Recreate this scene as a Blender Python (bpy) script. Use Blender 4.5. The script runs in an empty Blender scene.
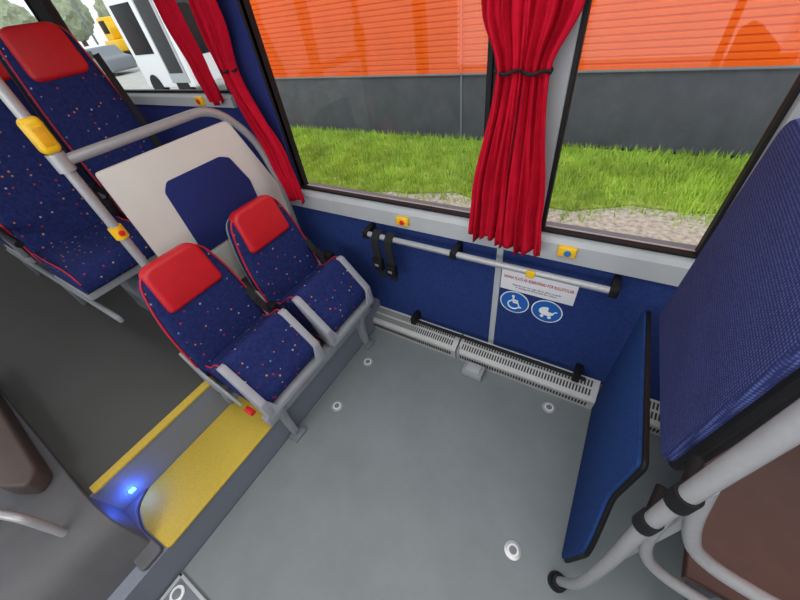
import bpy, bmesh, math, random
from mathutils import Vector, Matrix
random.seed(4)
scene=bpy.context.scene
COL=bpy.context.collection

# ------------------------------------------------------------------ materials
def srgb(r,g,b):
    def c(v):
        v/=255.
        return v/12.92 if v<=.04045 else ((v+.055)/1.055)**2.4
    return (c(r),c(g),c(b),1)
def mat(name,col,rough=.5,metal=0,var=.12,scale=40,bump=0,bscale=200,spec=.5,blotch=0):
    m=bpy.data.materials.new(name);m.use_nodes=True
    nt=m.node_tree;N=nt.nodes;L=nt.links;b=N['Principled BSDF']
    b.inputs['Roughness'].default_value=rough;b.inputs['Metallic'].default_value=metal
    b.inputs['Specular IOR Level'].default_value=spec
    tc=N.new('ShaderNodeTexCoord');n=N.new('ShaderNodeTexNoise');n.inputs['Scale'].default_value=scale;n.inputs['Detail'].default_value=4
    L.new(tc.outputs['Object'],n.inputs['Vector'])
    r=N.new('ShaderNodeValToRGB');L.new(n.outputs['Fac'],r.inputs['Fac'])
    r.color_ramp.elements[0].position=.3;r.color_ramp.elements[1].position=.7
    r.color_ramp.elements[0].color=tuple(c*(1-var) for c in col[:3])+(1,)
    r.color_ramp.elements[1].color=tuple(min(1,c*(1+var)) for c in col[:3])+(1,)
    out=r.outputs[0]
    if blotch:
        n3=N.new('ShaderNodeTexNoise');n3.inputs['Scale'].default_value=3.5;n3.inputs['Detail'].default_value=6;n3.inputs['Roughness'].default_value=.65
        L.new(tc.outputs['Object'],n3.inputs['Vector'])
        r3=N.new('ShaderNodeValToRGB');L.new(n3.outputs['Fac'],r3.inputs['Fac'])
        r3.color_ramp.elements[0].position=.3;r3.color_ramp.elements[1].position=.7
        r3.color_ramp.elements[0].color=(1-blotch,1-blotch,1-blotch,1);r3.color_ramp.elements[1].color=(1,1,1,1)
        mx=N.new('ShaderNodeMix');mx.data_type='RGBA';mx.blend_type='MULTIPLY';mx.inputs[0].default_value=1
        L.new(out,mx.inputs[6]);L.new(r3.outputs[0],mx.inputs[7]);out=mx.outputs[2]
    L.new(out,b.inputs['Base Color'])
    if bump:
        n2=N.new('ShaderNodeTexNoise');n2.inputs['Scale'].default_value=bscale;n2.inputs['Detail'].default_value=3
        L.new(tc.outputs['Object'],n2.inputs['Vector'])
        bp=N.new('ShaderNodeBump');bp.inputs['Strength'].default_value=bump;bp.inputs['Distance'].default_value=.004
        L.new(n2.outputs['Fac'],bp.inputs['Height']);L.new(bp.outputs[0],b.inputs['Normal'])
    return m
def fabric_mat():
    m=mat('seat_fabric',srgb(36,46,98),.9,0,.25,60,.3,500,.15)
    nt=m.node_tree;N=nt.nodes;L=nt.links;b=N['Principled BSDF']
    base=b.inputs['Base Color'].links[0].from_socket
    tc=[n for n in N if n.type=='TEX_COORD'][0]
    v=N.new('ShaderNodeTexVoronoi');v.inputs['Scale'].default_value=30;v.inputs['Randomness'].default_value=.8;L.new(tc.outputs['Object'],v.inputs['Vector'])
    lt=N.new('ShaderNodeMath');lt.operation='LESS_THAN';lt.inputs[1].default_value=.14;L.new(v.outputs['Distance'],lt.inputs[0])
    sp=N.new('ShaderNodeSeparateColor');L.new(v.outputs['Color'],sp.inputs[0])
    r=N.new('ShaderNodeValToRGB');r.color_ramp.interpolation='CONSTANT';L.new(sp.outputs[0],r.inputs[0])
    e=r.color_ramp.elements;e[0].color=srgb(200,128,65);e[1].position=.3;e[1].color=srgb(170,165,180)
    x=e.new(.5);x.color=srgb(185,50,60);x=e.new(.75);x.color=srgb(90,125,190);x=e.new(.88);x.color=srgb(200,165,85)
    mx=N.new('ShaderNodeMix');mx.data_type='RGBA';L.new(lt.outputs[0],mx.inputs[0]);L.new(base,mx.inputs[6]);L.new(r.outputs[0],mx.inputs[7])
    L.new(mx.outputs[2],b.inputs['Base Color'])
    return m
def weave_mat():
    m=mat('weave_fabric',srgb(86,98,158),.9,0,.08,8,.0,500,.15)
    nt=m.node_tree;N=nt.nodes;L=nt.links;b=N['Principled BSDF']
    base=b.inputs['Base Color'].links[0].from_socket
    tc=[n for n in N if n.type=='TEX_COORD'][0]
    v=N.new('ShaderNodeTexVoronoi');v.inputs['Scale'].default_value=150;v.inputs['Randomness'].default_value=.12;L.new(tc.outputs['Object'],v.inputs['Vector'])
    r=N.new('ShaderNodeValToRGB');L.new(v.outputs['Distance'],r.inputs[0])
    r.color_ramp.elements[0].color=(1,1,1,1);r.color_ramp.elements[0].position=.2
    r.color_ramp.elements[1].color=(.25,.25,.32,1);r.color_ramp.elements[1].position=.55
    mx=N.new('ShaderNodeMix');mx.data_type='RGBA';mx.blend_type='MULTIPLY';mx.inputs[0].default_value=1
    L.new(base,mx.inputs[6]);L.new(r.outputs[0],mx.inputs[7]);L.new(mx.outputs[2],b.inputs['Base Color'])
    bp=N.new('ShaderNodeBump');bp.inputs['Strength'].default_value=.3;bp.inputs['Distance'].default_value=.002;bp.invert=True
    L.new(v.outputs['Distance'],bp.inputs['Height']);L.new(bp.outputs[0],b.inputs['Normal'])
    return m
def glass_mat():
    m=bpy.data.materials.new('window_glass');m.use_nodes=True
    nt=m.node_tree;N=nt.nodes;L=nt.links;N.remove(N['Principled BSDF']);o=N['Material Output']
    t=N.new('ShaderNodeBsdfTransparent');t.inputs[0].default_value=(.94,.96,.96,1)
    g=N.new('ShaderNodeBsdfGlossy');g.inputs['Roughness'].default_value=.02
    mx=N.new('ShaderNodeMixShader');mx.inputs[0].default_value=.02
    L.new(t.outputs[0],mx.inputs[1]);L.new(g.outputs[0],mx.inputs[2]);L.new(mx.outputs[0],o.inputs[0])
    return m
def emit_mat(name,col,s):
    m=bpy.data.materials.new(name);m.use_nodes=True
    b=m.node_tree.nodes['Principled BSDF'];b.inputs['Base Color'].default_value=col
    b.inputs['Emission Color'].default_value=col;b.inputs['Emission Strength'].default_value=s
    return m
def ground_mix(name,c1,c2,c3,scale):
    m=mat(name,c1,.95,0,.1,scale,.8,60,.1)
    N=m.node_tree.nodes;r=[n for n in N if n.type=='VALTORGB'][0]
    r.color_ramp.elements[0].color=c1;r.color_ramp.elements[1].color=c3
    e=r.color_ramp.elements.new(.5);e.color=c2
    return m
FAB=fabric_mat();WEAVE=weave_mat();GLASS=glass_mat()
RED=mat('red_leather',srgb(200,26,36),.45,0,.06,20,.25,300)
PIPE=mat('red_piping',srgb(190,30,45),.6)
CURT=mat('red_curtain',srgb(184,16,42),.85,0,.12,25,.2,600,.1)
FLOOR=mat('grey_vinyl_floor',srgb(131,138,139),.5,0,.10,350,.12,400,.3,.16)
DFLOOR=mat('dark_vinyl_floor',srgb(72,72,70),.42,0,.12,350,.12,400,.4,.12)
STEPG=mat('step_grey',srgb(122,128,140),.6,0,.1,200)
YEL=mat('yellow_step_vinyl',srgb(200,172,66),.6,0,.09,120,.25,400,.3,.14)
YELP=mat('yellow_plastic',srgb(240,190,25),.35,0,.04)
BLUEW=mat('blue_wall_felt',srgb(40,58,112),.9,0,.16,90,.2,700,.1)
BLUEB=mat('blue_board_felt',srgb(38,66,120),.9,0,.22,110,.5,500,.1)
BLUEI=mat('blue_inset_felt',srgb(42,50,106),.9,0,.1,120,.2,700,.1)
TRIMG=mat('light_grey_trim',srgb(178,182,184),.5,0,.04,10)
PILL=mat('pillar_grey',srgb(150,153,156),.5,0,.04,10)
GREYP=mat('grey_plastic',srgb(156,159,163),.45,0,.05,20)
SHELL=mat('seat_shell_grey',srgb(162,164,171),.45,0,.05,20)
GREYD=mat('mid_grey_paint',srgb(120,124,130),.5,0,.07,20)
CREAM=mat('cream_laminate',srgb(214,210,202),.45,0,.03,8)
TUBE=mat('grey_coated_tube',srgb(168,168,170),.35,.25,.05,60,.1,500)
BLACK=mat('black_plastic',srgb(22,22,24),.55,0,.1,40,0,0,.25)
BELT=mat('black_webbing',srgb(18,18,20),.8,0,.2,200)
STEEL=mat('brushed_steel',srgb(190,190,188),.35,.5,.1,80)
WHITE=mat('white_vinyl',srgb(238,238,240),.4,0,.02)
STBLUE=mat('sticker_blue',srgb(20,95,175),.4,0,.03)
TXRED=mat('red_print',srgb(180,8,24),.5,0,.02)
TXGR=mat('grey_print',srgb(80,85,105),.5,0,.02)
HEAT=mat('heater_grey',srgb(186,187,184),.5,.1,.05,20)
SLOT=mat('slot_dark',srgb(52,52,54),.7)
BROWN=mat('brown_laminate',srgb(92,62,54),.5,0,.08,15)
BROWND=mat('grey_brown_pad',srgb(84,72,68),.5,0,.08,15)
TAUPE=mat('dark_grey_cover',srgb(90,91,94),.6,0,.08,12)
BTNR=mat('red_button',srgb(215,35,40),.3,0,.02)
BTNB=mat('blue_button',srgb(40,110,190),.3,0,.02)
ORANGE=mat('orange_siding',srgb(240,98,16),.6,0,.04,3,0,0,.2)
PLINTH=mat('dark_grey_plinth',srgb(86,87,95),.5,0,.12,5,.15,80,.5,.15)
ASPH=mat('pale_yard',srgb(178,176,170),.9,0,.12,2)
GRAV=ground_mix('gravel',srgb(150,148,134),srgb(190,188,174),srgb(216,214,202),18)
GRASSB=ground_mix('grass_base',srgb(96,124,44),srgb(142,170,62),srgb(184,200,110),4)
BLADE=mat('grass_blades',srgb(166,198,74),.8,0,.35,1.6)
LED=emit_mat('blue_led',(.02,.08,1,1),25)
LAMPM=emit_mat('lamp_diffuser',(1,.97,.92,1),2.0)  # glow of the lamps added on the unseen ceiling
FOLI=mat('foliage',srgb(150,158,130),.9,0,.25,3)

# ------------------------------------------------------------------ geometry
def rpoly(pts,r,seg=5,closed=True):
    n=len(pts);out=[]
    for i,p in enumerate(pts):
        ri=r[i] if isinstance(r,(list,tuple)) else r
        if (not closed and i in (0,n-1)) or ri<=0: out.append(tuple(p));continue
        P=Vector(p);A=Vector(pts[i-1]);B=Vector(pts[(i+1)%n])
        a=(A-P);b=(B-P);la=min(ri,a.length*.49);lb=min(ri,b.length*.49)
        a=P+a.normalized()*la;b=P+b.normalized()*lb
        for k in range(seg+1):
            t=k/seg
            out.append(tuple(a*(1-t)**2+P*2*t*(1-t)+b*t*t))
    return out
class MB:
    def __init__(s): s.v=[];s.f=[];s.m=[];s.mats=[]
    def mi(s,m):
        if m not in s.mats: s.mats.append(m)
        return s.mats.index(m)
    def addbm(s,bm,m):
        k=len(s.v);i=s.mi(m);bm.verts.index_update()
        s.v+= [v.co.copy() for v in bm.verts]
        for f in bm.faces: s.f.append([k+v.index for v in f.verts]);s.m.append(i)
        bm.free();return s
    def raw(s,vs,fs,m):
        k=len(s.v);i=s.mi(m);s.v+=[Vector(v) for v in vs]
        for f in fs: s.f.append([k+a for a in f]);s.m.append(i)
        return s
    def box(s,lo,hi,m,bev=0,seg=2):
        bm=bmesh.new();bmesh.ops.create_cube(bm,size=1)
        for v in bm.verts: v.co=Vector([lo[i]+(hi[i]-lo[i])*(v.co[i]+.5) for i in range(3)])
        if bev: bmesh.ops.bevel(bm,geom=bm.edges[:],offset=bev,segments=seg,profile=.5,affect='EDGES')
        return s.addbm(bm,m)
    def slab(s,pts,O,U,V,N,th,m,bev=0,seg=3):
        O,U,V,N=Vector(O),Vector(U).normalized(),Vector(V).normalized(),Vector(N).normalized()
        bm=bmesh.new()
        a=[bm.verts.new(O+U*p[0]+V*p[1]) for p in pts]
        b=[bm.verts.new(O+U*p[0]+V*p[1]+N*th) for p in pts]
        n=len(pts);bm.faces.new(a[::-1]);bm.faces.new(b)
        for i in range(n): bm.faces.new([a[i],a[(i+1)%n],b[(i+1)%n],b[i]])
        bmesh.ops.recalc_face_normals(bm,faces=bm.faces[:])
        if bev:
            bm.verts.index_update()
            ed=[e for e in bm.edges if (e.verts[0].index<n)==(e.verts[1].index<n)]
            bmesh.ops.bevel(bm,geom=ed,offset=bev,segments=seg,profile=.5,affect='EDGES',clamp_overlap=True)
        return s.addbm(bm,m)
    def tube(s,pts,r,m,fil=0,n=12,closed=False):
        if fil: pts=rpoly([tuple(p) for p in pts],fil,6,closed)
        P=[Vector(p) for p in pts];Q=[P[0]]
        for p in P[1:]:
            if (p-Q[-1]).length>1e-5: Q.append(p)
        if closed and (Q[0]-Q[-1]).length<1e-5: Q.pop()
        P=Q;k=len(P);vs=[];fs=[];up=None
        for i in range(k):
            if closed: t=(P[(i+1)%k]-P[i-1]).normalized()
            else: t=((P[min(i+1,k-1)]-P[i]).normalized()+(P[i]-P[max(i-1,0)]).normalized()).normalized()
            if up is None:
                up=Vector((0,0,1)) if abs(t.z)<.9 else Vector((1,0,0))
            up=(up-t*up.dot(t)).normalized();w=t.cross(up)
            for j in range(n):
                a=2*math.pi*j/n;vs.append(P[i]+up*math.cos(a)*r+w*math.sin(a)*r)
        for i in range(k if closed else k-1):
            for j in range(n):
                a=i*n+j;b=i*n+(j+1)%n;i2=((i+1)%k)*n
                fs.append([a,b,i2+(j+1)%n,i2+j])
        if not closed: fs.append(list(range(n))[::-1]);fs.append([(k-1)*n+j for j in range(n)])
        return s.raw(vs,fs,m)
    def ribbon(s,pts,w,th,side,m):
        P=[Vector(p) for p in pts];side=Vector(side).normalized();vs=[];fs=[]
        for i,p in enumerate(P):
            t=(P[min(i+1,len(P)-1)]-P[max(i-1,0)]).normalized();nn=t.cross(side).normalized()
            for a,b in ((-1,-1),(1,-1),(1,1),(-1,1)): vs.append(p+side*a*w/2+nn*b*th/2)
        for i in range(len(P)-1):
            for j in range(4): fs.append([i*4+j,i*4+(j+1)%4,i*4+4+(j+1)%4,i*4+4+j])
        fs.append([3,2,1,0]);k=(len(P)-1)*4;fs.append([k,k+1,k+2,k+3])
        return s.raw(vs,fs,m)
    def disc(s,c,r,th,N,m,n=28,bev=0):
        N=Vector(N).normalized();U=N.orthogonal().normalized();V=N.cross(U)
        return s.slab([(math.cos(2*math.pi*i/n)*r,math.sin(2*math.pi*i/n)*r) for i in range(n)],c,U,V,N,th,m,bev,2)
    def obj(s,name,origin=(0,0,0),smooth=True):
        o=Vector(origin);me=bpy.data.meshes.new(name)
        me.from_pydata([tuple(v-o) for v in s.v],[],s.f)
        for m in s.mats: me.materials.append(m)
        me.polygons.foreach_set('material_index',s.m)
        bm=bmesh.new();bm.from_mesh(me);bmesh.ops.recalc_face_normals(bm,faces=bm.faces[:]);bm.to_mesh(me);bm.free()
        if smooth:
            me.polygons.foreach_set('use_smooth',[True]*len(me.polygons))
            me.set_sharp_from_angle(angle=math.radians(38))
        me.update()
        ob=bpy.data.objects.new(name,me);COL.objects.link(ob);ob.location=o
        return ob
def thing(name,label,cat,origin,parts,group=None):
    e=bpy.data.objects.new(name,None);e.empty_display_size=.1;COL.objects.link(e);e.location=origin
    e['label']=label;e['category']=cat
    if group:e['group']=group
    for p in parts:
        ob=p[1].obj(p[0],origin);ob.parent=e;ob.location=(0,0,0)
        if len(p)>2: ob['label']=p[2]
    return e
def solo(name,label,cat,mb,origin=(0,0,0),group=None,smooth=True):
    o=mb.obj(name,origin,smooth);o['label']=label;o['category']=cat
    if group:o['group']=group
    return o
def struct(name,mb,smooth=False):
    o=mb.obj(name,(0,0,0),smooth);o['kind']='structure';return o
def dup(e,loc,label=None):
    c=e.copy();COL.objects.link(c);c.location=loc
    for ch in e.children:
        k=ch.copy();COL.objects.link(k);k.parent=c
    if label:c['label']=label
    return c

# ------------------------------------------------------------------ shell
WY=1.24
XS=-1.40   # platform edge
struct('floor',MB().box((-1.1,-1.4,-.06),(2.0,1.32,0),FLOOR))
struct('trim_1',MB().box((-7,-1.4,-.06),(XS-.01,1.32,.395),DFLOOR))
struct('trim_14',MB().box((XS-.01,-1.4,.18),(XS,1.32,.392),STEPG))
m=MB().box((XS,-1.4,-.06),(-1.105,1.32,.182),STEPG);struct('trim_2',m)
tread=rpoly([(XS+.002,.30),(XS+.002,-.25),(-1.36,-.315),(-1.26,-.345),(-1.095,-.335),(-1.095,.30)],[0,.02,.03,.03,.02,0],4)
struct('trim_3',MB().slab(tread,(0,0,.182),(1,0,0),(0,1,0),(0,0,1),.011,YEL,.002,2))
struct('trim_4',MB().box((XS-.036,-.34,.390),(XS+.006,.45,.402),YEL,.002))
struct('trim_15',MB().slab(rpoly([(XS,-.252),(-1.36,-.322),(-1.26,-.352),(-1.110,-.342),(-1.110,-.43),(XS,-.43)],[0,.03,.03,.02,.02,0],4),(0,0,.181),(1,0,0),(0,1,0),(0,0,1),.024,TAUPE,.006,2))
w=MB()
def W(x0,x1,z0,z1,y0=WY+.01,y1=1.34,mm=GREYD): w.box((x0,y0,z0),(x1,y1,z1),mm)
W(-7,2,-.06,.90);W(-7,-1.78,.90,1.37)
for a,b,c in ((-1.82,-1.51,.90),(-.43,-.18,.90),(.32,.42,.90),(-3.5,-3.3,1.37),(1.8,2,.9),(-5.3,-5.1,1.37)): W(a,b,c,2.05,y1=1.30,mm=BLACK)
W(-7,2,2.05,2.4)
struct('wall_window_side',w)
struct('trim_5',MB().box((-1.80,WY-.01,.90),(-1.515,WY+.012,2.05),BLUEI,.004))
struct('trim_6',MB().box((-.40,WY-.01,.915),(-.185,WY+.012,2.05),PILL,.004))
struct('trim_7',MB().box((.325,WY-.03,.915),(.41,WY+.012,2.05),PILL,.006))
s=MB();prof=[(0,.005),(.030,.015),(.030,.095),(.018,.112),(-.05,.122),(-.05,.005)]
s.slab(prof,(-1.78,WY,.79),(0,-1,0),(0,0,1),(1,0,0),2.6,TRIMG)
struct('trim_8',s)
s=MB();s.slab([(0,0),(.03,.005),(.03,.05),(.015,.06),(-.05,.07),(-.05,0)],(-7,WY,1.325),(0,-1,0),(0,0,1),(1,0,0),5.22,TRIMG)
struct('trim_9',s)
struct('trim_10',MB().box((-1.78,WY-.012,.10),(-.345,WY+.012,.797),BLUEW,.002))
struct('trim_11',MB().box((-.315,WY-.012,.10),(.9,WY+.012,.797),BLUEW,.002))
struct('trim_12',MB().box((-.345,WY-.016,.10),(-.315,WY+.012,.797),TRIMG,.003))
struct('trim_13',MB().box((-7,WY-.012,.395),(-1.78,WY+.012,1.33),BLUEI,.004))
def window(i,x0,x1,z0,z1):
    b=MB();t=.02
    b.box((x0,WY+.0,z0),(x0+t,WY+.03,z1),BLACK,.004).box((x1-t,WY+.0,z0),(x1,WY+.03,z1),BLACK,.004)
    b.box((x0,WY+.0,z0),(x1,WY+.03,z0+.012),BLACK,.004).box((x0,WY+.0,z1-t),(x1,WY+.03,z1),BLACK,.004)
    b.box((x0,WY+.018,z0),(x1,WY+.023,z1),GLASS)
    struct('window_%d'%i,b)
window(1,-1.53,-.42,.908,2.05);window(2,-.19,.335,.908,2.05);window(3,.42,1.8,.908,2.05)
window(4,-3.3,-1.80,1.39,2.05);window(5,-5.1,-3.5,1.39,2.05)
w=MB();w.box((-7,-1.5,-.06),(2,-1.4,.9),GREYD).box((-7,-1.5,2.05),(2,-1.4,2.4),GREYD)
for x in (-7,-5.4,-3.8,-2.2,-.6,.8,1.9): w.box((x,-1.5,.9),(x+.1,-1.4,2.05),GREYD)
struct('wall_door_side',w)
struct('wall_front',MB().box((2.0,-1.5,-.06),(2.1,1.34,2.4),TRIMG));struct('wall_rear',MB().box((-7.1,-1.5,-.06),(-7,1.34,2.4),TRIMG))
struct('ceiling',MB().box((-7.1,-1.5,2.4),(2.1,1.34,2.46),TRIMG))
for k,x in enumerate((-3.6,-1.2,.6)):  # out-of-view lamps added to help fill the interior with light
    thing('fill_lamp','long flat fill lamp with pale diffuser, added on unseen ceiling','lamp',(x,-.1,2.4),[('lamp_housing',MB().box((x-.55,-.22,2.37),(x+.55,.02,2.4),TRIMG,.008)),('lamp_diffuser',MB().box((x-.52,-.19,2.36),(x+.52,-.01,2.375),LAMPM,.004))],'added fill lamps')

# ------------------------------------------------------------------ heater
def heater(x0,x1,lab):
    b=MB();ln=x1-x0
    prof=[(-1.125,.0),(-1.118,.075),(-1.13,.092),(-1.225,.125),(-1.225,0)]
    b.slab([( -p[0],p[1]) for p in prof],(x0,0,0),(0,1,0),(0,0,1),(1,0,0),ln-.006,HEAT)
    g=MB();g2=MB();n=int(ln/.016)
    sl=(.125-.092)/(1.225-1.13)
    for i in range(n):
        x=x0+.02+i*(ln-.05)/n
        for r in range(2):
            y=1.138+r*.044;z=.092+(y-1.13)*sl
            g.slab([(0,0),(.008,0),(.008,.034),(0,.034)],(x,y,z-.002),(1,0,0),(0,1,sl),(0,-sl,1),.0035,SLOT)
        g2.box((x,1.116,.030),(x+.008,1.126,.056),SLOT)
    c=MB().box((x0-.001,1.114,.0),(x0+.012,1.22,.10),GREYP,.003)
    return thing('convector_heater',lab,'heater',(x0,1.18,0),[('heater_body',b),('top_grille',g),('front_grille',g2),('end_cap',c)],'convector heaters')
heater(-1.30,-.50,'long pale grey slotted convector heater along wall base')
heater(-.495,.25,'pale grey slotted convector heater beside padded board')
heater(.30,1.1,'pale grey slotted convector heater behind padded board')
b=MB().box((-.43,1.03,0),(-.31,1.112,.05),GREYP,.008).box((-.41,1.04,.05),(-.33,1.10,.06),TRIMG,.004)
solo('floor_bracket','small grey bracket box in front of heater','bracket',b,(-.37,1.07,0))
parts=[('bar',MB().tube([(-.82,1.165,.175),(.17,1.165,.175)],.010,BLACK))]
for x in (-.80,.13): parts.append(('bracket',MB().box((x-.016,1.145,.15),(x+.016,1.228,.205),BLACK,.004)))
thing('low_wall_bar','thin dark bar with black end brackets above heater','bar',(-.3,1.2,.16),parts)
b=MB().tube([(-1.04,1.15,.768),(.13,1.15,.768)],.0145,TUBE,n=16)
parts=[('rail_tube',b)]
for x in (-1.02,-.52,.13):
    k=MB().box((x-.016,1.13,.748),(x+.016,1.19,.788),BLACK,.005).box((x-.012,1.17,.73),(x+.012,1.228,.79),BLACK,.004)
    parts.append(('bracket',k))
parts.append(('tag',MB().box((-.19,1.132,.749),(-.155,1.137,.785),YELP,.001),'small yellow tag'))
thing('wall_handrail','horizontal grey tube handrail with black brackets on wall','handrail',(-.45,1.2,.76),parts)
for i,x in enumerate((-.95,-.87)):
    L_=.25
    b=MB().ribbon([(x,1.172,.79),(x,1.15,.788),(x,1.124,.765),(x,1.116,.72),(x+.004,1.12,.66),(x+.002,1.125,.765-L_)],.046,.007,(1,0,0),BELT)
    k=MB().box((x-.03,1.10,.575-.025*i),(x+.03,1.135,.65-.025*i),BLACK,.006)
    k2=MB().box((x-.012,1.097,.605-.025*i),(x+.012,1.101,.62-.025*i),GREYD,.001)
    thing('hanging_strap','black webbing strap with buckle hanging from handrail','strap',(x,1.13,.76),[('webbing',b),('buckle',k),('buckle_button',k2)],'straps on the handrail')
def stopbox(x,z,c,lab,y=WY-.035):
    b=MB().box((x-.034,y-.016,z-.021),(x+.034,y+.012,z+.021),YELP,.006)
    k=MB().disc((x+.004,y-.016,z),.013,.006,(0,-1,0),c,20,.002)
    return thing('stop_button_box',lab,'button',(x,y,z),[('button_housing',b),('push_button',k)])
stopbox(-.815,.853,BTNR,'yellow stop button box with red button on sill')
stopbox(-.065,.865,BTNB,'yellow stop button box with blue button on sill')
stopbox(-2.05,1.36,BTNR,'yellow stop button box with red button below raised window',WY-.03)

# ------------------------------------------------------------------ sign and stickers
YF=WY-.0125
def text(body,x,z,size,mt,y,name,parent,off=0,sx=1):
    c=bpy.data.curves.new(name,'FONT');c.body=body;c.size=size;c.align_x='CENTER';c.align_y='CENTER';c.materials.append(mt);c.extrude=.0002;c.offset=off
    o=bpy.data.objects.new(name,c);COL.objects.link(o)
    dg=bpy.context.evaluated_depsgraph_get();me=bpy.data.meshes.new_from_object(o.evaluated_get(dg))
    bpy.data.objects.remove(o);o=bpy.data.objects.new(name,me);COL.objects.link(o)
    for v in me.vertices: v.co.x*=sx
    o.rotation_euler=(math.pi/2,0,0);o.parent=parent
    o.location=Vector((x,y,z))-parent.location
    return o
e=thing('notice_sign','white notice label with red heading reserving the place for wheelchairs','sign',(-.16,YF,.65),
  [('sign_plate',MB().box((-.312,YF-.002,.572),(.015,YF,.70),WHITE,.0005))])
text('DENNA PLATS ÄR RESERVERAD FÖR RULLSTOLAR',-.1485,.650,.0235,TXRED,YF-.0026,'heading_text',e,.0004,.575)
text('Resande som har tagit denna plats i anspråk\när skyldiga att lämna plats för rullstol.',-.1485,.604,.0135,TXGR,YF-.0026,'small_text',e,.0001,.90)
def sticker(x,z,kind,lab):
    y=YF
    d=MB().disc((x,y,z),.070,.0012,(0,-1,0),WHITE,40)
    d.disc((x,y-.0012,z),.065,.0006,(0,-1,0),STBLUE,40)
    k=MB();yy=y-.003;T=.0044
    def P(*a): return [(x+p[0],yy,z+p[1]) for p in a]
    if kind=='wheel':
        k.disc((x-.008,yy,z+.040),.0075,.001,(0,-1,0),WHITE,16)
        k.tube(P((-.007,.030),(-.004,.002),(.018,.001),(.028,-.026),(.036,-.022)),T,WHITE,n=8)
        k.tube(P((-.005,.016),(.017,.014)),T*.9,WHITE,n=8)
        ring=[]
        for i in range(20):
            a=math.radians(105+i*13);ring.append((-.002+.027*math.cos(a),-.014+.027*math.sin(a)))
        k.tube(P(*ring),T*.8,WHITE,n=8)
    else:
        dz=.0
        body=[(math.cos(math.radians(a))*.034,dz+math.sin(math.radians(a))*.024) for a in range(180,361,12)]+[(.006,dz+.002)]+[(math.cos(math.radians(a))*.034,dz+.002+math.sin(math.radians(a))*.027) for a in range(80,180,10)]
        k.slab([(x+p[0],z+p[1]) for p in body],(0,yy+.001,0),(1,0,0),(0,0,1),(0,-1,0),.002,WHITE)
        k.tube(P((.030,dz),(.038,.010),(.046,.010)),T*.55,WHITE,n=8)
        for xx in (-.017,.017):
            k.disc((x+xx,yy+.001,z-.032),.0085,.002,(0,-1,0),WHITE,16)
    return thing('round_sticker',lab,'sticker',(x,y,z),[('sticker_disc',d),('pictogram',k)],'round stickers')
sticker(-.235,.498,'wheel','round blue sticker with white wheelchair pictogram on wall')
sticker(-.083,.495,'pram','round blue sticker with white pram pictogram on wall')

# ------------------------------------------------------------------ floor anchors
for i,(x,y) in enumerate(((-.976,.531),(-.987,.863),(.058,1.045),(.08,.36))):
    a=MB().disc((x,y,0),.034,.003,(0,0,1),STEEL,32,.001)
    k=MB().disc((x,y,.003),.022,.0015,(0,0,1),WHITE,28)
    k2=MB().disc((x,y,.0045),.015,.001,(0,0,1),GREYD,20)
    thing('floor_anchor','round silver floor anchor set in vinyl floor','anchor',(x,y,0),[('anchor_ring',a),('anchor_disc',k),('anchor_socket',k2)],'floor anchors')
f1=MB().box((-1.095,-.67,0),(-1.08,-.392,.012),TRIMG,.002);f2=MB().box((-1.095,-.405,0),(-.86,-.392,.012),TRIMG,.002)
b=MB().box((-1.08,-.66,0),(-.86,-.405,.006),GREYD,.002)
lk=MB().disc((-1.045,-.445,.006),.030,.006,(0,0,1),WHITE,28,.002);lk2=MB().disc((-1.045,-.445,.012),.018,.003,(0,0,1),GREYD,24,.001)
thing('floor_hatch','grey floor hatch with pale metal edging and round latch','hatch',(-1.03,-.5,0),[('hatch_plate',b),('edging',f1),('edging',f2),('latch_ring',lk),('latch',lk2)])
solo('step_light','small glowing blue step light on riser','light',MB().box((XS,-.293,.250),(XS+.010,-.268,.270),LED,.003),(XS,-.28,.26))

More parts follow.
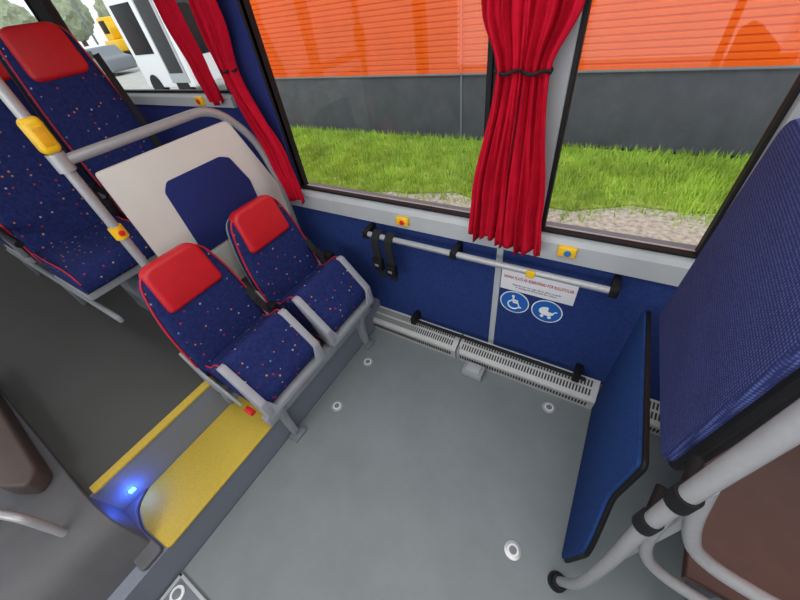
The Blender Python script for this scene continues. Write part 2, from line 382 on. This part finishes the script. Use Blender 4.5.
# ------------------------------------------------------------------ seats
def seat(o,high=False,label='',group=None):
    ox,oy,oz=o
    zb,zt=(.44,1.37) if high else (.45,1.005)
    xb,xt=(.05,-.13) if high else (.04,-.065)
    w0,w1,w2=(.215,.20,.155) if high else (.208,.197,.137)
    th=.085 if high else .07
    V=Vector((xt-xb,0,zt-zb));H=V.length;Vn=V.normalized();N=Vector((Vn.z,0,-Vn.x));U=Vector((0,1,0))
    O=Vector((ox+xb,oy,oz+zb))
    outl=rpoly([(-w0,0),(w0,0),(w1,H*.60),(w2,H),(-w2,H),(-w1,H*.60)],[.04,.04,.14,.08,.08,.14])
    bk=MB().slab(outl,O-N*th,U,Vn,N,th,FAB,.028,4)
    sh=MB().slab([(p[0]*(1.03 if high else .96),p[1]*(.99 if high else .97)+.005) for p in outl],O-N*(th+.018),U,Vn,N,.024,BLACK if high else GREYP,.006)
    hh,pw=(.22,.132) if high else (.205,.128)
    hr0=H-hh
    hw=rpoly([(-pw-.010,hr0),(pw+.010,hr0),(pw-.004,H+.008),(-pw+.004,H+.008)],[.05,.05,.06,.06] if high else [.03,.03,.05,.05])
    hd=MB().slab(hw,O-N*(th*.75),U,Vn,N,th*.75+.018,RED,.024,4)
    pp=[O+U*p[0]+Vn*p[1]-N*.012 for p in outl]
    pi=MB().tube(pp,.0045,PIPE,n=6,closed=True)
    if high: prof=[(0,.38),(0,.52),(.10,.505),(.38,.52),(.44,.505),(.465,.46),(.46,.40),(.43,.38)]
    else: prof=[(0,.43),(0,.53),(.06,.545),(.175,.642),(.215,.640),(.352,.465),(.355,.41),(.33,.385),(.1,.41)]
    prof=rpoly(prof,.02,3);hwid=.215 if high else .186
    cu=MB().slab([(p[0],p[1]) for p in prof],(ox+.03,oy-hwid,oz),(1,0,0),(0,0,1),(0,1,0),hwid*2,FAB,.016,3)
    parts=[('backrest',bk),('back_shell',sh,'plastic back shell'),('headrest',hd,'red leather headrest cover'),('piping',pi),('seat_cushion',cu)]
    for sy in (-1,1):
        top=[p for p in prof if p[1]>(.45 if high else .525)]
        parts.append(('cushion_piping',MB().tube([(ox+.03+p[0],oy+sy*(hwid-.008),oz+p[1]+.001) for p in top],.004,PIPE,n=6)))
    fr=MB()
    if not high:
        # flat angular grey plates edging the sloping cushion front
        side=rpoly([(.195,.645),(.222,.647),(.366,.470),(.372,.375),(.34,.352),(.30,.40),(.27,.50)],.006,2)
        for y0 in (-.194,.160): fr.slab(side,(ox+.03,oy+y0,oz),(1,0,0),(0,0,1),(0,1,0),.034,SHELL,.002,2)
        fr.slab([(-.190,0),(.190,0),(.190,.080),(.160,.115),(.130,.026),(-.130,.026),(-.160,.115),(-.190,.080)],(ox+.396,oy,oz+.355),(0,1,0),(-.10,0,1),(1,0,.10),.007,SHELL,.002,2)
        fr.slab(rpoly([(.0,.40),(.30,.355),(.36,.355),(.36,.375),(.32,.38),(0,.43)],.008),(ox+.03,oy-.175,oz),(1,0,0),(0,0,1),(0,1,0),.35,GREYP,.003,2)
        parts.append(('seat_shell',fr,'pale grey plates around cushion front'))
        for sy in (-1,1):
            ar=MB().slab(rpoly([(-.05,.62),(-.02,.62),(.03,.50),(.15,.42),(.22,.352),(.0,.352),(-.03,.42)],.02,3),(ox,oy+sy*.208-.0055,oz),(1,0,0),(0,0,1),(0,1,0),.011,GREYP,.003,2)
            parts.append(('hinge_arm',ar,'grey hinge arm'))
        parts.append(('release_button',MB().box((ox+.26,oy-.225,oz+.36),(ox+.31,oy-.198,oz+.385),BTNR,.004),'red release button'))
    else:
        fr.box((ox+.02,oy-.22,oz+.33),(ox+.44,oy+.22,oz+.385),GREYP,.015)
        parts.append(('seat_pan',fr,'grey seat pan'))
        lg=MB().slab(rpoly([(.08,.33),(.36,.33),(.30,.2),(.30,0),(.12,0),(.12,.2)],.02,3),(ox,oy-.03,oz),(1,0,0),(0,0,1),(0,1,0),.06,GREYD,.005,2)
        parts.append(('leg',lg))
        ar=MB().tube([(ox-.02,oy-.235,oz+.66),(ox+.25,oy-.235,oz+.645)],.017,BLACK,n=10)
        parts.append(('armrest',ar,'black armrest'))
        parts.append(('armrest_bracket',MB().box((ox-.04,oy-.245,oz+.5),(ox+.0,oy-.222,oz+.67),GREYD,.004)))
    s=1;z1=.70 if not high else 1.22
    k0=-.09 if high else -.03
    bl=MB().ribbon([(ox+k0,oy+s*.20,oz+z1),(ox+(.035 if not high else -.02),oy+s*.19,oz+z1-(.06 if not high else .2)),(ox+.075,oy+s*.18,oz+.64),(ox+.10,oy+s*.19,oz+.59),(ox+.14,oy+s*.205,oz+.56)],.036,.005,(0,1,.15),BELT)
    parts.append(('seat_belt',bl,'black seat belt'))
    parts.append(('belt_buckle',MB().box((ox+.11,oy+s*.2-.02,oz+.54),(ox+.16,oy+s*.2+.02,oz+.635),BLACK,.006)))
    return thing('passenger_seat',label,'seat',o,parts,group)
SX=-1.40
s1=seat((SX,.42,0),False,'folding seat in dotted blue fabric, red headrest, beside aisle','folding passenger seats')
dup(s1,(SX,.87,0),'folding seat in dotted blue fabric, red headrest, beside wall')
parts=[('cross_beam',MB().box((-1.35,.20,.285),(-1.30,1.12,.345),GREYD,.006)),
       ('cross_beam',MB().box((-1.10,.22,.24),(-1.05,1.08,.31),GREYP,.010))]
for y in (.30,.98):
    parts.append(('leg',MB().slab(rpoly([(-1.38,.34),(-1.05,.34),(-1.03,.30),(-1.06,.19),(-1.06,.012),(-1.098,.012),(-1.18,.195),(-1.38,.25)],.02,3),(0,y-.017,0),(1,0,0),(0,0,1),(0,1,0),.034,GREYP,.004,2)))
    parts.append(('foot_plate',MB().box((-1.098,y-.04,.0),(-1.035,y+.04,.014),GREYD,.004)))
thing('seat_frame','grey painted metal frame carrying two folding seats','frame',(-1.15,.65,0),parts)
s3=seat((-2.50,.87,.395),True,'high-back seat in dotted blue fabric, red headrest, beside raised window','high-back seats on raised floor')
dup(s3,(-2.50,.40,.395),'high-back seat in dotted blue fabric, red headrest, beside raised aisle')
dup(s3,(-3.32,.87,.395),'high-back seat in dotted blue fabric behind another seat beside window')
dup(s3,(-3.32,.40,.395),'high-back seat in dotted blue fabric behind another seat beside aisle')
parts=[('rail',MB().box((-3.8,.195,.56),(-2.03,.22,.60),GREYP,.008))]
for x in (-3.6,-2.8): parts.append(('rail_post',MB().box((x-.02,.195,.395),(x+.02,.22,.56),GREYD,.003)))
thing('floor_rail','long grey rail on short posts below high-back seats','rail',(-2.8,.20,.395),parts)

# ------------------------------------------------------------------ partition behind folding seats
PX=-1.60
pts=rpoly([(.43,.62),(1.17,.62),(1.165,.95),(1.02,1.335),(.43,1.335)],[.02,.02,.02,.02,.015],3)
pn=MB().slab(pts,(PX-.01,0,0),(0,1,0),(0,0,1),(1,0,0),.018,CREAM,.003,2)
ins=MB().slab(rpoly([(.60,.86),(1.00,.86),(1.00,1.06),(.945,1.195),(.90,1.215),(.63,1.215),(.60,1.18)],.012),(PX+.008,0,0),(0,1,0),(0,0,1),(1,0,0),.006,BLUEI,.002,2)
tb=MB().tube([(PX,.37,1.40),(PX,.98,1.40),(PX,1.13,1.22),(PX,1.175,.96),(PX,1.175,.5)],.0185,TUBE,.10,n=16)
po=MB().tube([(PX,.37,.397),(PX,.37,2.36)],.018,TUBE,n=16)
fl=MB().disc((PX,.37,.396),.045,.012,(0,0,1),BLACK,24,.003)
jo=MB().tube([(PX,.37,1.37),(PX,.37,1.43)],.027,TUBE,n=14)
thing('partition_screen','off-white partition with blue inset and curved grey handrail behind folding seats','partition',(PX,.75,.4),[('screen_panel',pn),('blue_inset',ins,'blue felt inset'),('handrail',tb),('pole',po),('foot_flange',fl),('pole_joint',jo)])
b=MB().box((PX-.028,.342,1.43),(PX+.028,.398,1.54),YELP,.018,4)
k=MB().box((PX+.027,.356,1.455),(PX+.031,.384,1.51),mat('amber_plastic',srgb(225,160,20),.4),.0015)
thing('pole_button_box','yellow plastic housing clamped on grey pole','button',(PX,.37,1.48),[('housing',b),('face_plate',k)])
b=MB().tube([(PX,.37,1.10),(PX,.37,1.15)],.025,YELP,n=14)
thing('pole_clamp','small yellow clamp ring round grey pole','clamp',(PX,.37,1.12),[('clamp_ring',b),('clamp_knob',MB().disc((PX+.02,.37,1.125),.011,.012,(1,0,0),BTNR,16,.002))])

# ------------------------------------------------------------------ padded boards and pole near camera
low=rpoly([(1.16,.015),(.42,.015),(.385,.36),(.41,.42),(.50,.56),(.50,.80),(1.17,.70)],[.02,.03,.03,.03,.03,.02,.02])
b=MB().slab(low,(.245,0,0),(0,1,0),(0,0,1),(1,0,0),.024,BLUEB,.004,2)
ed=MB().tube([(.262,p[0],p[1]) for p in low],.008,BLACK,n=8,closed=True)
thing('padded_board','blue felt board with black edging standing on floor','board',(.27,.8,0),[('felt_board',b),('edging',ed)])
up=rpoly([(1.04,.80),(.48,.88),(.45,1.43),(.99,1.43)],[.02,.03,.07,.06])
b=MB().slab(up,(.262,0,0),(0,1,0),(0,0,1),(1,0,0),.040,WEAVE,.010,3)
sh=MB().slab([(.73+(p[0]-.73)*1.01,1.14+(p[1]-1.14)*1.01) for p in up],(.300,0,0),(0,1,0),(0,0,1),(1,0,0),.016,BLACK,.004,2)
ed=MB().tube([(.290,.73+(p[0]-.73)*1.006,1.14+(p[1]-1.14)*1.006) for p in up],.011,BLACK,n=8,closed=True)
thing('backrest_panel','large blue woven padded backrest panel with black rear shell','backrest',(.28,.77,.8),[('pad',b),('rear_shell',sh),('edging',ed)])
QX,QY=.250,.345
po=MB().tube([(QX,QY,.03),(QX+.030,QY-.022,.22),(QX+.024,QY-.006,.58),(QX,QY,.88),(QX,QY,2.38)],.0152,TUBE,.14,n=18)
ft=MB().tube([(QX,QY,0),(QX+.006,QY-.004,.05)],.025,BLACK,n=18)
parts=[('pole',po),('rubber_foot',ft),('foot_rim',MB().tube([(QX,QY,.0),(QX,QY,.012)],.033,BLACK,n=18))]
for z in (.88,1.03):
    parts.append(('clamp',MB().tube([(QX,QY,z-.022),(QX,QY,z+.022)],.0205,BLACK,n=18).tube([(QX,QY,z),(QX+.02,QY+.08,z)],.011,BLACK,n=12)))
thing('grab_pole','upright grey tube pole with black clamps and rubber foot','pole',(QX,QY,0),parts)
F=.386
t1=MB().tube([(QX+.034,F,.87),(.315,F,.64),(.38,F,.51),(.62,F,.45),(1.1,F,.45)],.0145,TUBE,.10,n=16)
t2=MB().tube([(QX+.034,F,1.03),(.325,F,.86),(.385,F,.72),(.56,F,.67),(1.1,F,.66)],.0155,TUBE,.12,n=16)
parts=[('lower_tube',t1),('upper_tube',t2)]
parts.append(('leg',MB().tube([(.60,F,.45),(.56,.40,0)],.0145,TUBE,n=16)));parts.append(('leg',MB().tube([(1.05,F,.45),(1.05,.40,0)],.0145,TUBE,n=16)))
parts.append(('upright_plate',MB().box((.325,.405,.42),(.345,.435,.84),GREYP,.006)))
thing('tubular_seat_frame','curved grey tube frame behind padded backrest','frame',(.6,.37,0),parts)
b=MB().slab([(.47,.43),(1.3,.43),(1.3,1.05),(.52,1.05)],(0,0,.43),(1,0,0),(0,1,0),(0,0,1),.03,BROWN,.003,1)
k=MB().box((.64,.5,0),(1.2,1.0,.43),GREYD,.01)
thing('brown_ledge','flat brown laminate ledge on grey box behind backrest','ledge',(.8,.8,0),[('ledge_top',b),('ledge_box',k)])

# ------------------------------------------------------------------ console beside steps
b=MB().slab(rpoly([(-2.6,0),(-1.12,0),(-1.14,.12),(-1.24,.36),(-1.34,.42),(-2.6,.42)],[0,.01,.05,.05,.06,0],4),(0,-.355,0),(1,0,0),(0,0,1),(0,-1,0),.95,TAUPE,.02,3)
k=MB().slab(rpoly([(-2.6,-.50),(-1.66,-.50),(-1.56,-.44),(-1.60,-.385),(-2.6,-.345)],.03),(0,0,.42),(1,0,0),(0,1,0),(0,0,1),.09,BROWND,.015,3)
t=MB().tube([(-1.62,-.60,.40),(-1.60,-.58,.57),(-1.45,-.50,.60),(-1.36,-.46,.58),(-1.34,-.46,.40)],.014,TUBE,.05,n=14)
thing('stepwell_console','dark grey moulded console with grey-brown ledge and short tube beside steps','console',(-1.8,-.7,.0),[('console_body',b),('console_top',k,'grey-brown top piece'),('grab_tube',t,'silver grab tube')])

# ------------------------------------------------------------------ curtains
def curtain(prof,yc,folds,amp,lab,tiez=None):
    vs=[];fs=[];ns=folds*16;nz=46
    z0,z1=prof[0][0],prof[-1][0]
    def ev(z):
        for a,b in zip(prof,prof[1:]):
            if z<=b[0]+1e-6:
                t=(z-a[0])/(b[0]-a[0]);t=t*t*(3-2*t)
                return a[1]+(b[1]-a[1])*t,a[2]+(b[2]-a[2])*t
        return prof[-1][1:]
    ph=[random.uniform(0,6) for _ in range(5)]
    for i in range(nz+1):
        z=z0+(z1-z0)*i/nz;xc,hw=ev(z)
        for j in range(ns+1):
            s=j/ns*2-1
            a=amp*(.35+.65*min(1,hw/prof[0][2]))
            y=yc+a*.8*math.sin(folds*math.pi*(s+.08*math.sin(z*6+ph[0]+s*2)))+a*.45*math.sin(folds*1.6*math.pi*s+ph[1]+z*3)+a*.2*math.sin(s*9+z*11+ph[4])-.25*a
            x=xc+hw*s+.10*hw/folds*math.cos(folds*math.pi*s*2+ph[2])
            zz=z+(.012*math.sin(s*5+ph[3]) if i==0 else 0)
            vs.append((x,y,zz))
    for i in range(nz):
        for j in range(ns):
            a=i*(ns+1)+j;fs.append([a,a+1,a+ns+2,a+ns+1])
    parts=[('curtain_cloth',MB().raw(vs,fs,CURT))]
    if tiez:
        xc,hw=ev(tiez)
        ring=[(xc+math.cos(t*math.pi/12)*(hw*1.04+.001),yc+math.sin(t*math.pi/12)*(amp*.95+.006),tiez+.004*math.sin(t)) for t in range(24)]
        parts.append(('tieback',MB().tube(ring,.005,BLACK,n=8,closed=True),'dark tieback cord'))
    e=thing('curtain',lab,'curtain',(prof[0][1],yc,z0),parts,'red curtains')
    for ch in e.children:
        if ch.name.startswith('curtain_cloth'):
            md=ch.modifiers.new('s','SOLIDIFY');md.thickness=.002
curtain([(.875,-.386,.072),(1.05,-.379,.068),(1.47,-.344,.040),(1.62,-.368,.066),(2.03,-.40,.09)],1.170,4,.020,'red gathered curtain tied on pillar, falling toward wide window',1.47)
curtain([(.850,-.236,.082),(1.05,-.245,.072),(1.47,-.266,.040),(1.62,-.238,.068),(2.03,-.21,.10)],1.160,4,.020,'red gathered curtain tied on pillar beside narrow window',1.47)
curtain([(.885,-1.48,.06),(1.1,-1.52,.068),(1.50,-1.64,.045),(1.7,-1.62,.07),(2.03,-1.60,.09)],1.165,4,.020,'long red curtain tied at pillar beside partition',1.50)
curtain([(1.36,-1.845,.045),(1.50,-1.86,.055),(1.72,-1.90,.07),(2.03,-1.93,.09)],1.175,3,.018,'short red curtain hanging above raised sill')

# ------------------------------------------------------------------ outside
def edge(x): return 4.15+.15*x+.10*math.sin(x*2.3)+.06*math.sin(x*6.1)
solo('parking_ground','pale gravel yard outside the bus','ground',MB().box((-90,1.6,-.62),(25,90,-.52),ASPH))['kind']='stuff'
N_=70;xs=[-9+i*.3 for i in range(N_+1)]
gv=MB().slab([(xs[0],1.8),(xs[-1],1.8)]+[(x,edge(x)-.01) for x in xs[::-1]],(0,0,-.52),(1,0,0),(0,1,0),(0,0,1),.02,GRAV)
solo('gravel_strip','pale gravel strip beside grass','gravel',gv)['kind']='stuff'
g=MB().slab([(x,edge(x)) for x in xs]+[(xs[-1],5.9),(xs[0],5.9)],(0,0,-.52),(1,0,0),(0,1,0),(0,0,1),.035,GRASSB)
vs=[];fs=[]
for i in range(46000):
    x=random.uniform(-8.9,7);q=random.random();y0=edge(x);y=y0+(5.88-y0)*q-(random.random()**3*.35 if q<.12 else 0)
    h=random.uniform(.03,.15);a=random.uniform(0,6.28);w=random.uniform(.006,.012)
    dx,dy=math.cos(a)*w,math.sin(a)*w;lx,ly=random.uniform(-.05,.05),random.uniform(-.05,.05)
    k=len(vs);vs+=[(x-dx,y-dy,-.498),(x+dx,y+dy,-.498),(x+lx,y+ly,-.495+h)];fs.append([k,k+1,k+2])
g.raw(vs,fs,BLADE)
go=solo('grass_strip','bright green grass strip along building base','grass',g,(0,5,-.5));go['kind']='stuff'
bd=MB();prof=[];z=.50
while z<6:
    prof+= [(0,z),(.018,z+.010),(.018,z+.056),(.0,z+.066)];z+=.076
prof+=[(-.2,z),(-.2,.50)]
bd.slab([(-p[0],p[1]) for p in prof],(-8.7,6.0,0),(0,1,0),(0,0,1),(1,0,0),19,ORANGE)
pl_=MB().box((-8.7,5.985,-.52),(10.3,6.2,.495),PLINTH)
jt=MB().box((-2.55,5.96,-.5),(-2.52,5.99,.485),GREYD)
jt2=MB().box((-2.56,5.955,.52),(-2.52,5.985,6),ORANGE)
fl=MB().box((-8.7,5.95,.485),(10.3,6.0,.510),GREYD,.004)
thing('building','industrial building with orange ribbed siding and dark grey base','building',(0,6.1,-.5),[('siding',bd,'orange ribbed siding'),('base_wall',pl_,'dark grey base wall'),('joint_strip',jt),('siding_joint',jt2),('drip_edge',fl)])
v=MB().slab(rpoly([(-13.6,-.15),(-10.4,-.15),(-10.4,2.5),(-10.55,2.7),(-13.6,2.7)],.10,3),(0,6.4,0),(1,0,0),(0,0,1),(0,1,0),2.2,WHITE,.05,2)
parts=[('bus_body',v),('windscreen',MB().box((-10.405,6.6,.7),(-10.38,8.4,2.3),BLACK,.01)),('side_window',MB().box((-13.3,6.37,.9),(-12.0,6.41,2.3),BLACK,.02)),
 ('door',MB().box((-11.7,6.36,.0),(-10.6,6.41,2.4),TRIMG,.02)),('door_glass',MB().box((-11.58,6.345,.3),(-10.72,6.37,2.3),SLOT,.01))]
for x in (-12.9,-11.15): parts.append(('wheel',MB().tube([(x,6.38,-.1),(x,6.6,-.1)],.38,BLACK,n=20)))
thing('white_bus','white bus with dark windscreen parked beyond the building','bus',(-11.7,7.2,-.5),parts).location=(-14.9,8.9,-.5)
ex=MB().box((-25,11.0,.3),(-22.6,13.0,1.1),YELP,.1)
parts=[('excavator_body',ex),('excavator_cab',MB().slab(rpoly([(-24.6,1.1),(-23.4,1.1),(-23.2,1.8),(-23.6,2.5),(-24.6,2.5)],.12),(0,11.2,0),(1,0,0),(0,0,1),(0,1,0),1.0,YELP,.04,2)),('digging_arm',MB().tube([(-23,12,1.0),(-21.5,12.5,3.0),(-20.2,12.9,2.3),(-20.0,13,.8)],.16,YELP,n=8)),
('track',MB().box((-25.2,10.9,-.5),(-22.4,11.5,.3),BLACK,.15)),('track',MB().box((-25.2,12.5,-.5),(-22.4,13.1,.3),BLACK,.15)),('cab_window',MB().box((-24.4,11.17,1.5),(-23.5,11.21,2.3),BLACK,.02))]
thing('excavator','yellow excavator parked on the far yard','excavator',(-24,12,-.5),parts).location=(-38,18.2,-.5)
for i,(x,y,mm,lab) in enumerate(((-31,12.4,GREYD,'grey parked car on pale yard'),(-37,14.2,WHITE,'white parked car on pale yard'),(-46,15.2,BTNB,'blue parked car on pale yard'))):
    parts=[('car_body',MB().slab(rpoly([(x-2,-.3),(x+2,-.3),(x+2,.4),(x+1.2,.5),(x+.6,1.0),(x-1,1.0),(x-1.6,.5),(x-2,.4)],.15,3),(0,y,0),(1,0,0),(0,0,1),(0,1,0),1.6,mm,.06,2))]
    for xx in (x-1.2,x+1.2): parts.append(('wheel',MB().tube([(xx,y-.02,-.2),(xx,y+.2,-.2)],.31,SLOT,n=16)))
    parts.append(('side_window',MB().box((x-.9,y-.01,.5),(x+.6,y+.02,.9),SLOT,.02)))
    thing('car',lab,'car',(x,y+.8,-.5),parts,'parked cars')
for i,(x,y,r) in enumerate(((-64,26,2.4),(-62,37,2.6),(-76,24,2.6),(-50,43,2.4),(-76,38,2.8),(-42,48,2.4))):
    bm=bmesh.new();bmesh.ops.create_icosphere(bm,subdivisions=4,radius=r)
    for v_ in bm.verts:
        v_.co*=1+.18*math.sin(v_.co.x*2.3+i)*math.sin(v_.co.y*2.7)*math.sin(v_.co.z*3.1)+random.uniform(-.06,.06);v_.co+=Vector((x,y,3.6))
    thing('tree','leafy green tree at far end of yard','tree',(x,y,-.5),[('foliage',MB().addbm(bm,FOLI)),('trunk',MB().tube([(x,y,-.5),(x,y,3.2)],.3,BROWN))],'distant trees')
for x,y in ((-42,18),(-34,18)):
    thing('utility_pole','thin grey utility pole on the yard','pole',(x,y,-.5),[('mast',MB().tube([(x,y,-.5),(x,y,8)],.10,GREYD,n=8)),('cross_arm',MB().box((x-.05,y-.9,6.5),(x+.05,y+.9,6.65),GREYD,.01))],'utility poles')

# ------------------------------------------------------------------ light, world, camera
wd=bpy.data.worlds.new('world');scene.world=wd;wd.use_nodes=True
N=wd.node_tree.nodes;L=wd.node_tree.links;bg=N['Background']
tc=N.new('ShaderNodeTexCoord');nz=N.new('ShaderNodeTexNoise');nz.inputs['Scale'].default_value=2.5
rp=N.new('ShaderNodeValToRGB');rp.color_ramp.elements[0].color=(.84,.91,1,1);rp.color_ramp.elements[1].color=(1,1,1,1)
L.new(tc.outputs['Generated'],nz.inputs['Vector']);L.new(nz.outputs['Fac'],rp.inputs['Fac']);L.new(rp.outputs[0],bg.inputs[0]);bg.inputs[1].default_value=1.4
def area(loc,rot,sx,sy,e,c=(1,1,1)):
    l=bpy.data.lights.new('l','AREA');l.shape='RECTANGLE';l.size=sx;l.size_y=sy;l.energy=e;l.color=c
    o=bpy.data.objects.new('fill_light',l);COL.objects.link(o);o.location=loc;o.rotation_euler=rot  # area lights added as interior fill
area((0,.1,2.34),(0,0,0),1.9,1.2,23)  # added fill under the ceiling
area((-3.0,-.1,2.34),(0,0,0),2.2,.5,4)
area((-.4,-1.38,1.5),(math.radians(90),0,0),2.6,1.0,17)  # added sideways fill at the door-side openings, not on the ceiling
pl=bpy.data.lights.new('led','POINT');pl.energy=.6;pl.color=(.05,.15,1);pl.shadow_soft_size=.01
po_=bpy.data.objects.new('led_light',pl);COL.objects.link(po_);po_.location=(XS+.035,-.28,.262)
sn=bpy.data.lights.new('sun','SUN');sn.energy=1.0;sn.angle=math.radians(25)
so=bpy.data.objects.new('sun',sn);COL.objects.link(so);so.rotation_euler=(math.radians(35),math.radians(10),0)
scene.view_settings.view_transform='Standard'
cam=bpy.data.cameras.new('camera');co=bpy.data.objects.new('camera',cam);COL.objects.link(co)
M3=Matrix(((0.8545258905248345, -0.27733297800852225, 0.4391718589933359),(0.5052108795672692, 0.6401337664167571, -0.5787838355206224),(-0.12061289147352412, 0.7164601736328553, 0.6871225145549915)))
co.matrix_world=Matrix.Translation((0,0,1.7))@M3.to_4x4()
cam.sensor_width=36;cam.lens=36*332.4/800;cam.clip_start=.02;cam.clip_end=300
scene.camera=co
